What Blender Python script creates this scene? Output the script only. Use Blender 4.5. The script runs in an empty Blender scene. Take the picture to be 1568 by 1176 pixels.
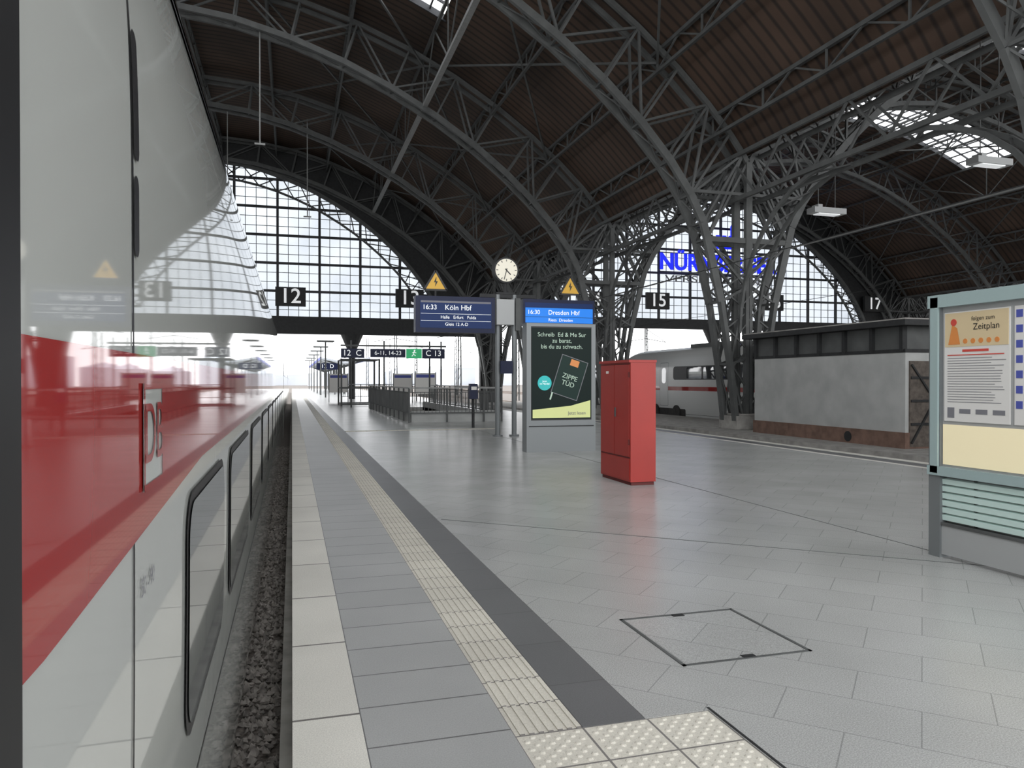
import bpy, math, random
from mathutils import Vector, Matrix
random.seed(4)
S = bpy.context.scene
R = math.radians

# ------------------------------------------------------------------ materials
def mat(name, col, rough=0.5, metal=0.0, coat=0.0, var=0.0, vscale=6.0, emit=0.0, spec=0.5, bump=0.0):
    m = bpy.data.materials.new(name); m.use_nodes = True
    nt = m.node_tree; b = nt.nodes['Principled BSDF']
    c = (col[0], col[1], col[2], 1)
    b.inputs['Base Color'].default_value = c
    b.inputs['Roughness'].default_value = rough
    b.inputs['Metallic'].default_value = metal
    b.inputs['Coat Weight'].default_value = coat
    b.inputs['Coat Roughness'].default_value = 0.03
    b.inputs['Specular IOR Level'].default_value = spec
    if emit > 0:
        b.inputs['Emission Color'].default_value = c
        b.inputs['Emission Strength'].default_value = emit
    tc = nt.nodes.new('ShaderNodeTexCoord')
    nz = nt.nodes.new('ShaderNodeTexNoise'); nz.inputs['Scale'].default_value = vscale
    nz.inputs['Detail'].default_value = 5
    nt.links.new(tc.outputs['Object'], nz.inputs['Vector'])
    if var > 0:
        mp = nt.nodes.new('ShaderNodeMapRange')
        mp.inputs[1].default_value = 0.3; mp.inputs[2].default_value = 0.7
        mp.inputs[3].default_value = 1 - var; mp.inputs[4].default_value = 1 + var
        nt.links.new(nz.outputs['Fac'], mp.inputs[0])
        mx = nt.nodes.new('ShaderNodeVectorMath'); mx.operation = 'SCALE'
        mx.inputs[0].default_value = col[:3]
        nt.links.new(mp.outputs[0], mx.inputs['Scale'])
        nt.links.new(mx.outputs[0], b.inputs['Base Color'])
    if bump > 0:
        bp = nt.nodes.new('ShaderNodeBump'); bp.inputs['Strength'].default_value = bump
        bp.inputs['Distance'].default_value = 0.01
        nt.links.new(nz.outputs['Fac'], bp.inputs['Height'])
        nt.links.new(bp.outputs[0], b.inputs['Normal'])
    return m

def tilemat(name, c1, c2, cm, bw, rh, mortar=0.006, rot=0.0, loc=(0, 0, 0), rough=0.4, offset=0.0, speck=0.12, coat=0.0):
    m = bpy.data.materials.new(name); m.use_nodes = True
    nt = m.node_tree; b = nt.nodes['Principled BSDF']
    tc = nt.nodes.new('ShaderNodeTexCoord')
    mp = nt.nodes.new('ShaderNodeMapping')
    mp.inputs['Rotation'].default_value = (0, 0, rot); mp.inputs['Location'].default_value = loc
    nt.links.new(tc.outputs['Object'], mp.inputs['Vector'])
    br = nt.nodes.new('ShaderNodeTexBrick')
    br.offset = offset
    br.inputs['Color1'].default_value = (*c1, 1); br.inputs['Color2'].default_value = (*c2, 1)
    br.inputs['Mortar'].default_value = (*cm, 1)
    br.inputs['Scale'].default_value = 1.0
    br.inputs['Mortar Size'].default_value = mortar
    br.inputs['Mortar Smooth'].default_value = 0.2
    br.inputs['Brick Width'].default_value = bw; br.inputs['Row Height'].default_value = rh
    nt.links.new(mp.outputs[0], br.inputs['Vector'])
    nz = nt.nodes.new('ShaderNodeTexNoise'); nz.inputs['Scale'].default_value = 150; nz.inputs['Detail'].default_value = 2
    nt.links.new(tc.outputs['Object'], nz.inputs['Vector'])
    nz2 = nt.nodes.new('ShaderNodeTexNoise'); nz2.inputs['Scale'].default_value = 0.9; nz2.inputs['Detail'].default_value = 6
    nt.links.new(tc.outputs['Object'], nz2.inputs['Vector'])
    r1 = nt.nodes.new('ShaderNodeMapRange'); r1.inputs[1].default_value = .3; r1.inputs[2].default_value = .7
    r1.inputs[3].default_value = 1 - speck; r1.inputs[4].default_value = 1 + speck
    nt.links.new(nz.outputs['Fac'], r1.inputs[0])
    r2 = nt.nodes.new('ShaderNodeMapRange'); r2.inputs[1].default_value = .3; r2.inputs[2].default_value = .7
    r2.inputs[3].default_value = .9; r2.inputs[4].default_value = 1.07
    nt.links.new(nz2.outputs['Fac'], r2.inputs[0])
    mu = nt.nodes.new('ShaderNodeMath'); mu.operation = 'MULTIPLY'
    nt.links.new(r1.outputs[0], mu.inputs[0]); nt.links.new(r2.outputs[0], mu.inputs[1])
    vm = nt.nodes.new('ShaderNodeVectorMath'); vm.operation = 'SCALE'
    nt.links.new(br.outputs['Color'], vm.inputs[0]); nt.links.new(mu.outputs[0], vm.inputs['Scale'])
    nt.links.new(vm.outputs[0], b.inputs['Base Color'])
    b.inputs['Roughness'].default_value = rough
    b.inputs['Coat Weight'].default_value = coat; b.inputs['Coat Roughness'].default_value = .15
    return m

M = {}
M['floor'] = tilemat('platform_tiles', (.405, .41, .40), (.38, .385, .375), (.265, .27, .265), .6, .4, .0035, R(45), rough=.26, offset=.5, speck=.25)
M['strip'] = tilemat('edge_tiles', (.355, .36, .355), (.335, .34, .335), (.12, .12, .12), .64, .4, .006, 0, (-.3, 0, 0), rough=.42)
M['stone'] = tilemat('edge_stone', (.66, .645, .59), (.61, .595, .545), (.15, .14, .13), 10, 1.0, .010, 0, (5, .45, 0), rough=.6, speck=.14)
M['tact'] = tilemat('tactile_stone', (.60, .575, .505), (.56, .535, .47), (.18, .17, .16), .3167, .3, .006, 0, (-.93, -.13, 0), rough=.6)
M['dark'] = tilemat('dark_tiles', (.14, .142, .145), (.125, .127, .13), (.08, .08, .08), .31, .6, .004, 0, (-1.245, 0, 0), rough=.4)
M['conc'] = mat('concrete', (.33, .32, .30), .85, var=.25, vscale=3)
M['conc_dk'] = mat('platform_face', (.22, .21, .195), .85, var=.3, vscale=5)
M['gravel'] = mat('ballast', (.15, .13, .115), .95, var=.6, vscale=25, bump=1.0)
M['rock'] = mat('ballast_stones', (.30, .275, .25), .9, var=.5, vscale=14)
M['rail'] = mat('rail_steel', (.25, .2, .17), .45, metal=.8, var=.2)
M['steel'] = mat('grey_steel', (.085, .089, .088), .6, var=.2, vscale=2)
M['steel_lt'] = mat('light_steel', (.28, .285, .28), .5, var=.1)
M['steel_dk'] = mat('dark_steel', (.018, .019, .020), .65, var=.3)
M['mull'] = mat('mullion_dark', (.035, .037, .042), .6)
M['fine'] = mat('mullion_fine', (.18, .20, .22), .6)
M['white'] = mat('train_white', (.50, .515, .49), .03, spec=.42, var=.02, vscale=.7)
M['t2white'] = mat('train_grey_white', (.62, .63, .62), .2, spec=.3)
M['red'] = mat('train_red', (.36, .032, .03), .035, spec=.42)
M['black'] = mat('rubber_black', (.014, .014, .015), .5)
M['glass'] = mat('tinted_glass', (.05, .055, .06), .03, coat=1.0, spec=.9)
M['glass_lt'] = mat('train_window_glass', (.17, .18, .18), .03, spec=.5)
M['under'] = mat('underframe', (.03, .028, .026), .8, var=.3)
M['cab_red'] = mat('cabinet_red', (.34, .024, .017), .42, var=.07, vscale=2)
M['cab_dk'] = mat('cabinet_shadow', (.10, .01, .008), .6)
M['wall_lt'] = mat('render_grey', (.42, .43, .42), .9, var=.12, vscale=1.5, bump=.3)
M['brown'] = mat('brown_plinth', (.17, .105, .08), .9, var=.25, vscale=4)
M['rust'] = mat('rusty_door', (.10, .083, .07), .7, var=.4, vscale=8)
M['frame_gr'] = mat('case_grey', (.19, .205, .21), .4, metal=.2)
M['teal'] = mat('case_teal', (.35, .45, .45), .25, coat=.2)
M['paper'] = mat('poster_paper', (.68, .67, .645), .5, emit=.06)
M['cream'] = mat('lit_panel', (.88, .78, .52), .4, emit=.22)
M['beige'] = mat('poster_beige', (.62, .50, .31), .5, emit=.06)
M['orange'] = mat('poster_orange', (.70, .26, .07), .5)
M['ink'] = mat('ink_grey', (.2, .2, .22), .6)
M['inkred'] = mat('ink_red', (.6, .07, .05), .6)
M['inkblue'] = mat('ink_blue', (.08, .10, .40), .6)
M['adbg'] = mat('ad_dark_green', (.009, .018, .016), .25, spec=.08)
M['adlime'] = mat('ad_lime', (.58, .62, .28), .3, emit=.25, spec=.1)
M['adteal'] = mat('ad_teal', (.05, .42, .42), .4, emit=.3, spec=.1)
M['adbook'] = mat('ad_book', (.016, .035, .03), .3, spec=.1)
M['txtw'] = mat('text_white', (.85, .87, .88), .5, emit=.5)
M['txtg'] = mat('text_pale_green', (.45, .58, .48), .5, emit=.15)
M['navy'] = mat('sign_navy', (.010, .015, .048), .35, spec=.2)
M['navy2'] = mat('screen_navy', (.008, .025, .10), .3, emit=.2, spec=.15)
M['blue'] = mat('screen_blue', (.015, .17, .62), .3, emit=.6, spec=.2)
M['sgreen'] = mat('sign_green', (.02, .38, .14), .4, emit=.4)
M['nblue'] = mat('letters_blue', (.006, .015, .62), .4, emit=1.3)
M['yellow'] = mat('sign_yellow', (.70, .40, .035), .45)
M['clockf'] = mat('clock_face', (.78, .74, .62), .4, emit=.15)
M['slat'] = mat('slat_teal', (.55, .70, .66), .25, emit=.06)
M['lamp'] = mat('luminaire_grey', (.38, .39, .39), .4)
M['bldg'] = mat('distant_building', (.62, .65, .70), .9, var=.15, vscale=.05)

# frosted wired-glass panes: thin, partly transparent, cloudy
m = bpy.data.materials.new('hall_glazing'); m.use_nodes = True
nt = m.node_tree; nt.nodes.remove(nt.nodes['Principled BSDF']); out = nt.nodes['Material Output']
tr_ = nt.nodes.new('ShaderNodeBsdfTransparent'); df = nt.nodes.new('ShaderNodeBsdfTranslucent'); mx = nt.nodes.new('ShaderNodeMixShader')
tc = nt.nodes.new('ShaderNodeTexCoord'); nz = nt.nodes.new('ShaderNodeTexNoise'); nz.inputs['Scale'].default_value = .22; nz.inputs['Detail'].default_value = 7
nt.links.new(tc.outputs['Object'], nz.inputs['Vector'])
cr = nt.nodes.new('ShaderNodeValToRGB'); cr.color_ramp.elements[0].position = .3; cr.color_ramp.elements[0].color = (.210, .225, .245, 1)
cr.color_ramp.elements[1].position = .7; cr.color_ramp.elements[1].color = (.31, .325, .34, 1)
nt.links.new(nz.outputs['Fac'], cr.inputs[0]); nt.links.new(cr.outputs[0], tr_.inputs[0])
df.inputs[0].default_value = (.66, .72, .78, 1); mx.inputs[0].default_value = .12
nt.links.new(tr_.outputs[0], mx.inputs[1]); nt.links.new(df.outputs[0], mx.inputs[2]); nt.links.new(mx.outputs[0], out.inputs['Surface'])
M['pane'] = m

# ceiling boards
m = bpy.data.materials.new('ceiling_boards'); m.use_nodes = True
nt = m.node_tree; b = nt.nodes['Principled BSDF']
tc = nt.nodes.new('ShaderNodeTexCoord'); wv = nt.nodes.new('ShaderNodeTexWave')
wv.bands_direction = 'Y'; wv.inputs['Scale'].default_value = .62; wv.inputs['Distortion'].default_value = 0.0
nt.links.new(tc.outputs['Object'], wv.inputs['Vector'])
nz = nt.nodes.new('ShaderNodeTexNoise'); nz.inputs['Scale'].default_value = .25; nz.inputs['Detail'].default_value = 6
nt.links.new(tc.outputs['Object'], nz.inputs['Vector'])
cr = nt.nodes.new('ShaderNodeValToRGB')
cr.color_ramp.elements[0].position = .0; cr.color_ramp.elements[0].color = (.026, .018, .014, 1)
cr.color_ramp.elements[1].position = .35; cr.color_ramp.elements[1].color = (.078, .048, .033, 1)
nt.links.new(wv.outputs['Fac'], cr.inputs[0])
mr = nt.nodes.new('ShaderNodeMapRange'); mr.inputs[1].default_value = .3; mr.inputs[2].default_value = .7
mr.inputs[3].default_value = .5; mr.inputs[4].default_value = 1.3
nt.links.new(nz.outputs['Fac'], mr.inputs[0])
vm = nt.nodes.new('ShaderNodeVectorMath'); vm.operation = 'SCALE'
nt.links.new(cr.outputs[0], vm.inputs[0]); nt.links.new(mr.outputs[0], vm.inputs['Scale'])
nt.links.new(vm.outputs[0], b.inputs['Base Color']); b.inputs['Roughness'].default_value = .75
M['roof'] = m

# ------------------------------------------------------------------ mesh builder
class MB:
    def __init__(s): s.v = []; s.f = []; s.mi = []; s.mats = []
    def m(s, k):
        if k not in s.mats: s.mats.append(k)
        return s.mats.index(k)
    def poly(s, pts, k):
        n = len(s.v); s.v += [tuple(p) for p in pts]; s.f.append(tuple(range(n, n + len(pts)))); s.mi.append(s.m(k))
    def hexa(s, p, k):
        n = len(s.v); s.v += [tuple(q) for q in p]; i = s.m(k)
        for f in ((0, 3, 2, 1), (4, 5, 6, 7), (0, 1, 5, 4), (1, 2, 6, 5), (2, 3, 7, 6), (3, 0, 4, 7)):
            s.f.append(tuple(n + a for a in f)); s.mi.append(i)
    def box(s, x0, x1, y0, y1, z0, z1, k):
        s.hexa([(x0, y0, z0), (x1, y0, z0), (x1, y1, z0), (x0, y1, z0), (x0, y0, z1), (x1, y0, z1), (x1, y1, z1), (x0, y1, z1)], k)
    def beam(s, p, q, w, h, k, up=(0, 0, 1)):
        p = Vector(p); q = Vector(q); d = (q - p)
        if d.length < 1e-6: return
        d.normalize(); u = Vector(up)
        if abs(d.dot(u)) > .98: u = Vector((0, 1, 0))
        a = d.cross(u).normalized() * (w / 2); c = a.cross(d).normalized() * (h / 2)
        s.hexa([p - a - c, p + a - c, p + a + c, p - a + c, q - a - c, q + a - c, q + a + c, q - a + c], k)
    def cyl(s, p, q, r, k, n=12, r2=None):
        p = Vector(p); q = Vector(q); d = (q - p).normalized(); u = Vector((0, 0, 1))
        if abs(d.dot(u)) > .98: u = Vector((0, 1, 0))
        a = d.cross(u).normalized(); c = a.cross(d); r2 = r if r2 is None else r2
        b0 = len(s.v)
        for (o, rr) in ((p, r), (q, r2)):
            for i in range(n):
                t = 2 * math.pi * i / n; s.v.append(tuple(o + a * math.cos(t) * rr + c * math.sin(t) * rr))
        i0 = s.m(k)
        for i in range(n):
            j = (i + 1) % n; s.f.append((b0 + i, b0 + j, b0 + n + j, b0 + n + i)); s.mi.append(i0)
        s.f.append(tuple(b0 + i for i in reversed(range(n)))); s.mi.append(i0)
        s.f.append(tuple(b0 + n + i for i in range(n))); s.mi.append(i0)
    def obj(s, name, parent=None, smooth=False, data_only=False, bevel=0):
        me = bpy.data.meshes.new(name); me.from_pydata(s.v, [], s.f)
        for k in s.mats: me.materials.append(M[k])
        me.polygons.foreach_set('material_index', s.mi)
        if smooth: me.polygons.foreach_set('use_smooth', [True] * len(s.f))
        me.update()
        if data_only: return me
        o = bpy.data.objects.new(name, me); S.collection.objects.link(o)
        if parent: o.parent = parent
        if bevel:
            bm = o.modifiers.new('bevel', 'BEVEL'); bm.width = bevel; bm.segments = 2; bm.limit_method = 'ANGLE'
        return o

def empty(name):
    o = bpy.data.objects.new(name, None); S.collection.objects.link(o); return o

def text(name, body, loc, size, k, parent, rot=(90, 0, 0), align='CENTER', extrude=0.0, width=None, bold=0.0):
    c = bpy.data.curves.new(name, 'FONT'); c.body = body; c.size = size; c.align_x = align; c.align_y = 'CENTER'
    c.extrude = extrude; c.offset = bold
    c.materials.append(M[k])
    o = bpy.data.objects.new(name, c); S.collection.objects.link(o)
    o.location = loc; o.rotation_euler = [R(a) for a in rot]
    if parent: o.parent = parent
    if width:
        bpy.context.view_layer.update()
        if o.dimensions.x > 0: o.scale.x = width / o.dimensions.x
    return o

# ------------------------------------------------------------------ floor / platform
YE = 150
def slab(mb, x0, x1, y0, y1, k, z1=0.0, z0=-.25): mb.box(x0, x1, y0, y1, z0, z1, k)
fl = MB()
Y0 = -8
slab(fl, 0, .30, Y0, YE, 'stone')
slab(fl, .30, .93, Y0, YE, 'strip')
TY = 3.13
slab(fl, .93, 1.245, TY, YE, 'tact', -.003)
slab(fl, 1.245, 1.555, TY, YE, 'dark')
slab(fl, .93, 1.555, Y0, 2.23, 'floor')
SX0, SX1, SY0, SY1 = 4.45, 7.4, 28.0, 44.0
slab(fl, 1.88, 10.75, Y0, SY0, 'floor')
slab(fl, 1.555, 1.88, Y0, 2.23, 'floor'); slab(fl, 1.555, 1.88, TY, SY0, 'floor')
slab(fl, .93, 1.88, 2.23, TY, 'tact', -.003)
slab(fl, 1.555, SX0, SY0, SY1, 'floor'); slab(fl, SX1, 10.75, SY0, SY1, 'floor')
slab(fl, 1.555, 10.75, SY1, YE, 'floor')
slab(fl, 10.75, 10.9, Y0, YE, 'stone'); slab(fl, 10.9, 11.3, Y0, YE, 'dark'); slab(fl, 11.3, 11.55, Y0, YE, 'stone')
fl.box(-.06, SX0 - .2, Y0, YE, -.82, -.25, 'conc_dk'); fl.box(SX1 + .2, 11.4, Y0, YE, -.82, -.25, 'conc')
fl.box(SX0 - .2, SX1 + .2, Y0, SY0, -.82, -.25, 'conc'); fl.box(SX0 - .2, SX1 + .2, SY1, YE, -.82, -.25, 'conc')
fl.obj('floor')

tb = MB()
for i in range(7):
    x = .955 + i * .044
    tb.box(x, x + .022, TY, 70, -.0035, .003, 'tact')
for i in range(9):
    y = 23.3 + i * .035
    tb.box(1.56, 6.3, y, y + .018, 0, .005, 'tact')
tb.box(1.56, 6.3, 23.28, 23.62, -.01, .0015, 'tact')
for ix in range(3):
    for iy in range(3):
        x0 = .93 + ix * .3167; y0 = 2.23 + iy * .3
        for a in range(8):
            for c in range(8):
                if (a + c) % 2: continue
                cx = x0 + .02 + (a + .5) * .0345; cy = y0 + .015 + (c + .5) * .0345
                r = .016
                n = len(tb.v)
                for t in range(8):
                    A = t * math.pi / 4; tb.v.append((cx + r * math.cos(A), cy + r * math.sin(A), -.003))
                for t in range(8):
                    A = t * math.pi / 4; tb.v.append((cx + r * .55 * math.cos(A), cy + r * .55 * math.sin(A), .003))
                k = tb.m('tact')
                for t in range(8):
                    j = (t + 1) % 8; tb.f.append((n + t, n + j, n + 8 + j, n + 8 + t)); tb.mi.append(k)
                tb.f.append(tuple(n + 8 + t for t in range(8))); tb.mi.append(k)
tb.obj('tactile_paving')

jt = MB()
jt.beam((1.6, 8.27, .0015), (5.6, 4.89, .0015), .010, .003, 'steel')
jt.beam((5.58, -2, .0015), (5.58, 23.2, .0015), .010, .003, 'steel')
jt.beam((1.89, 2.2, .0015), (1.89, 3.15, .0015), .012, .003, 'steel_dk')
jt.obj('floor_expansion_joint')

h = MB()
x0, x1, y0, y1 = 2.035, 2.86, 3.64, 4.47
for (a, b_, c, d) in ((x0, x1, y0, y0 + .02), (x0, x1, y1 - .02, y1), (x0, x0 + .02, y0, y1), (x1 - .02, x1, y0, y1)):
    h.box(a, b_, c, d, 0, .004, 'steel')
h.box(x0 + .03, x1 - .03, y0 + .03, y1 - .03, 0, .002, 'floor')
h.box(2.42, 2.50, y0 + .01, y0 + .05, .001, .006, 'steel_dk'); h.box(2.40, 2.48, y1 - .05, y1 - .01, .001, .006, 'steel_dk')
h.obj('floor_access_hatch')

# ------------------------------------------------------------------ track bed & rails & ballast
g = MB()
g.box(-60, 150, Y0, 420, -1.4, -.80, 'gravel')
g.obj('ground')
def track(cx, y0=Y0, y1=260):
    t = MB()
    for s in (-.75, .75):
        t.box(cx + s - .035, cx + s + .035, y0, y1, -.72, -.69 + .02, 'rail')
        t.box(cx + s - .012, cx + s + .012, y0, y1, -.80, -.70, 'rail')
        t.box(cx + s - .07, cx + s + .07, y0, y1, -.82, -.79, 'rail')
    y = y0
    while y < 120:
        t.box(cx - 1.2, cx + 1.2, y, y + .26, -.9, -.785, 'conc'); y += .62
    t.obj('railway_track')
for cx in (-1.75, 13.1, 22.3, 38.6, 43.2, -6.3): track(cx)
rk = MB()
for i in range(5600):
    y = 1.5 + (random.random() ** 1.7) * 26
    x = random.uniform(-.50, -.09); r = random.uniform(.016, .036)
    z = -.80 + random.uniform(0, .035)
    n = len(rk.v)
    pts = [(1, 0, 0), (-1, 0, 0), (0, 1, 0), (0, -1, 0), (0, 0, 1), (0, 0, -1)]
    a = random.random() * 6
    for p in pts:
        s_ = r * random.uniform(.6, 1.25); px_, py_, pz_ = [c * s_ for c in p]
        px_ += random.uniform(-.3, .3) * r; py_ += random.uniform(-.3, .3) * r; pz_ += random.uniform(-.3, .3) * r
        rk.v.append((x + px_ * math.cos(a) - py_ * math.sin(a), y + px_ * math.sin(a) + py_ * math.cos(a), z + pz_))
    k = rk.m('rock')
    for f in ((0, 2, 4), (2, 1, 4), (1, 3, 4), (3, 0, 4), (2, 0, 5), (1, 2, 5), (3, 1, 5), (0, 3, 5)):
        rk.f.append(tuple(n + q for q in f)); rk.mi.append(k)
rk.obj('track_ballast')

nb = MB()
nb.box(15.1, 20.2, Y0, 64.8, -.82, -.35, 'conc')
nb.obj('service_strip')
nb = MB()
for (a, b_) in ((24.3, 36.5), (45.3, 57.5), (-20, -8.2)):
    nb.box(a, b_, Y0, 64.8, -.82, -.02, 'conc'); nb.box(a, b_, Y0, 64.8, -.02, 0, 'floor')
    nb.box(a + .01, a + .3, Y0, 64.8, 0, .004, 'stone'); nb.box(b_ - .3, b_ - .01, Y0, 64.8, 0, .004, 'stone')
nb.obj('neighbouring_platform')

# ------------------------------------------------------------------ trains
raw = [(-1.75, -.66), (-.62, -.65), (-.37, -.60), (-.31, -.48), (-.298, -.2), (-.292, .1), (-.286, .5), (-.28, 1.0), (-.28, 1.6), (-.283, 2.1), (-.302, 2.4), (-.352, 2.7), (-.425, 2.95), (-.545, 3.18), (-.80, 3.34), (-1.25, 3.44), (-1.75, 3.47)]
def cr_(p0, p1, p2, p3, t):
    return tuple(.5 * ((2 * b) + (-a + c) * t + (2 * a - 5 * b + 4 * c - d) * t * t + (-a + 3 * b - 3 * c + d) * t ** 3) for a, b, c, d in zip(p0, p1, p2, p3))
prof = []
for i in range(len(raw) - 1):
    p0 = raw[max(i - 1, 0)]; p3 = raw[min(i + 2, len(raw) - 1)]
    for j in range(6): prof.append(cr_(p0, raw[i], raw[i + 1], p3, j / 6))
prof.append(raw[-1])
side = [p for p in prof if p[1] > -.5 and p[1] < 3.2 and p[0] > -.7]
def px(z):
    for a, b_ in zip(side, side[1:]):
        if a[1] <= z <= b_[1]:
            t = (z - a[1]) / (b_[1] - a[1]); return a[0] + (b_[0] - a[0]) * t
    return side[0][0] if z < side[0][1] else side[-1][0]
full = prof + [(-3.5 - x, z) for (x, z) in reversed(prof[1:-1])]

def car(mb, y0, y1, X=lambda x: x, k='white', nose=0):
    secs = [(y0, 1, 1), (y1, 1, 1)]
    if nose > 0:
        secs = [(y0, 1, 1), (y1 - nose, 1, 1)]
        for i in range(1, 13):
            t = i / 12; secs.append((y1 - nose + nose * t, math.sqrt(max(1 - .75 * t ** 3.2, 0)), math.sqrt(max(1 - .80 * t ** 2.0, .0))))
    n = len(full); b0 = len(mb.v); kk = mb.m(k)
    for (y, sx, sz) in secs:
        for (x, z) in full:
            mb.v.append((X(-1.75 + (x + 1.75) * sx), y, -.6 + (z + .6) * sz))
    for s_ in range(len(secs) - 1):
        for i in range(n):
            j = (i + 1) % n
            mb.f.append((b0 + s_ * n + i, b0 + s_ * n + j, b0 + (s_ + 1) * n + j, b0 + (s_ + 1) * n + i)); mb.mi.append(kk)
    c0 = len(mb.v)
    for q in (0, len(secs) - 1):
        for i in range(n): mb.v.append(mb.v[b0 + q * n + i])
    mb.f.append(tuple(c0 + i for i in range(n))); mb.mi.append(kk)
    mb.f.append(tuple(c0 + n + i for i in range(n))); mb.mi.append(kk)

def patch(mb, y0, y1, z0, z1, off, k, r=0.0, X=lambda x: x, sgn=1, rows=24):
    zs = [z0 + (z1 - z0) * i / rows for i in range(rows + 1)]
    if r > 0:
        zs = sorted(set([round(z0 + (z1 - z0) * i / 10, 5) for i in range(11)] + [round(z0 + r * (1 - math.cos(a * math.pi / 12)), 5) for a in range(7)] + [round(z1 - r * (1 - math.cos(a * math.pi / 12)), 5) for a in range(7)]))
    def ins(z):
        if r <= 0: return 0
        dz = min(z - z0, z1 - z)
        if dz >= r: return 0
        return r - math.sqrt(max(r * r - (r - dz) ** 2, 0))
    b0 = len(mb.v); kk = mb.m(k)
    for z in zs:
        x = X(px(z)) + off * sgn
        mb.v.append((x, y0 + ins(z), z)); mb.v.append((x, y1 - ins(z), z))
    for i in range(len(zs) - 1):
        mb.f.append((b0 + 2 * i, b0 + 2 * i + 1, b0 + 2 * i + 3, b0 + 2 * i + 2)); mb.mi.append(kk)

tr = empty('high_speed_train')
c = MB()
car(c, .875, 27.0); car(c, -22, .35); car(c, 27.8, 53); car(c, 53.8, 79)
c.obj('car_bodies', tr, smooth=True)
d = MB()
for y in (.35, 27.0, 53.0):
    e = .525 if y < 1 else .8
    d.box(-3.1, -.285 if y < 1 else -.5, y, y + e, -.3, 3.1, 'black')
patch(d, .70, .885, -.48, 3.15, .012, 'black')
patch(d, 1.508, 1.520, -.48, 3.1, .002, 'black', rows=40)
patch(d, 1.515, 1.565, 1.96, 2.20, .004, 'black', r=.02)
patch(d, 1.515, 1.56, 1.78, 1.93, .004, 'black', r=.02)
def zlow(y): return 1.225 + .085 * min(max((y - 1) / 1.6, 0), 1)
ys = [.885 + i * .1 for i in range(20)] + [2.9 + i for i in range(25)]
for a, b_ in zip(ys, ys[1:]):
    for q in range(6):
        def zz(y, t): return zlow(y) + (1.60 - zlow(y)) * t
        pts = []
        for (y, t) in ((a, q / 6), (b_, q / 6), (b_, (q + 1) / 6), (a, (q + 1) / 6)):
            z = zz(y, t); pts.append((px(z) + .003, y, z))
        d.poly(pts, 'red')
for (a, b_) in ((27.8, 53), (53.8, 79), (-22, .35)): patch(d, a, b_, 1.31, 1.6, .003, 'red', rows=6)
patch(d, 1.58, 1.80, 1.335, 1.545, .006, 'white', rows=6)
for (a, b_, e, f) in ((1.58, 1.80, 1.335, 1.347), (1.58, 1.80, 1.533, 1.545), (1.58, 1.592, 1.335, 1.545), (1.788, 1.80, 1.335, 1.545)):
    patch(d, a, b_, e, f, .008, 'red', rows=3)
wins = [(2.20, 3.36), (3.66, 5.25)]
yy = 5.6
while yy < 25: wins.append((yy, yy + 1.65)); yy += 2.0
for (a, b_) in wins:
    patch(d, a, b_, .54, 1.235, .006, 'black', r=.13)
    patch(d, a + .03, b_ - .03, .57, 1.205, .010, 'glass_lt', r=.11)
patch(d, 1.3, 4.6, 2.70, 3.05, .006, 'black', r=.14)
patch(d, 1.4, 4.5, 2.74, 3.01, .010, 'glass', r=.12)
for (a, b_) in ((28.5, 52.4), (54.5, 78.4)):
    patch(d, a, b_, 1.72, 2.45, .006, 'glass', r=.2)
patch(d, .92, 27.0, .33, .342, .003, 'steel', rows=2)
for yb in (3, 6, 19, 24, 30, 49, 56, 75):
    for xx in (-1.0, -2.5): d.cyl((xx - .06, yb, -.24), (xx + .06, yb, -.24), .42, 'under', 20)
d.obj('doors_windows_and_livery', tr)
text('logo_letters', 'DB', (px(1.44) + .009, 1.69, 1.44), .17, 'red', tr, rot=(90, 0, 90))
text('coach_number', '50 - 90', (px(1.18) + .004, 1.64, 1.15), .05, 'ink', tr, rot=(90, 0, 90))

t2 = empty('intercity_train')
XX = lambda x: 20.52 - x
c = MB(); car(c, -8, 23.5, XX, k='t2white'); car(c, 24.2, 48.0, XX, k='t2white', nose=4.8); o = c.obj('car_bodies', t2, smooth=True)
d = MB()
for (a, b_) in ((-7, 22.8), (24.6, 38.4)):
    patch(d, a, b_, 1.60, 2.35, .006, 'black', X=XX, sgn=-1, r=.2)
    q = a + .2
    while q + 1.6 < b_:
        patch(d, q, q + 1.6, 1.66, 2.29, .010, 'glass', X=XX, sgn=-1, r=.1); q += 1.75
patch(d, 39.0, 40.0, .1, 2.6, .006, 'frame_gr', X=XX, sgn=-1, r=.08)
patch(d, 39.02, 39.98, .13, 2.57, .008, 't2white', X=XX, sgn=-1, r=.08)
patch(d, 39.25, 39.75, 1.4, 2.3, .010, 'glass', X=XX, sgn=-1, r=.2)
patch(d, 41.0, 42.9, 1.75, 2.45, .008, 'glass', X=XX, sgn=-1, r=.2)
patch(d, -8, 43, 1.0, 1.22, .005, 'red', X=XX, sgn=-1, rows=4)
patch(d, -8, 43, -.3, -.28, .005, 'steel', X=XX, sgn=-1, rows=2)
d.box(21.2, 23.4, 23.5, 24.2, -.2, 3.0, 'black')
for yb in (27, 29.5, 38, 40.5, 16, 13):
    for xx in (20.95, 23.2): d.cyl((xx - .2, yb, -.24), (xx + .06, yb, -.24), .42, 'under', 20)
for (ya_, yb_) in ((26, 30.5), (37, 41.5)):
    patch(d, ya_, yb_, -.5, -.02, .012, 'under', X=XX, sgn=-1, r=.1)
d.beam((22.2, 36, 3.4), (22.2, 34.6, 4.0), .06, .06, 'steel_dk'); d.beam((22.2, 34.6, 4.0), (22.2, 36, 4.7), .05, .05, 'steel_dk')
d.beam((21.5, 36, 4.7), (23.0, 36, 4.7), .06, .06, 'steel_dk')
d.box(21.4, 23.1, 33.5, 37.5, 3.35, 3.58, 'steel')
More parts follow.
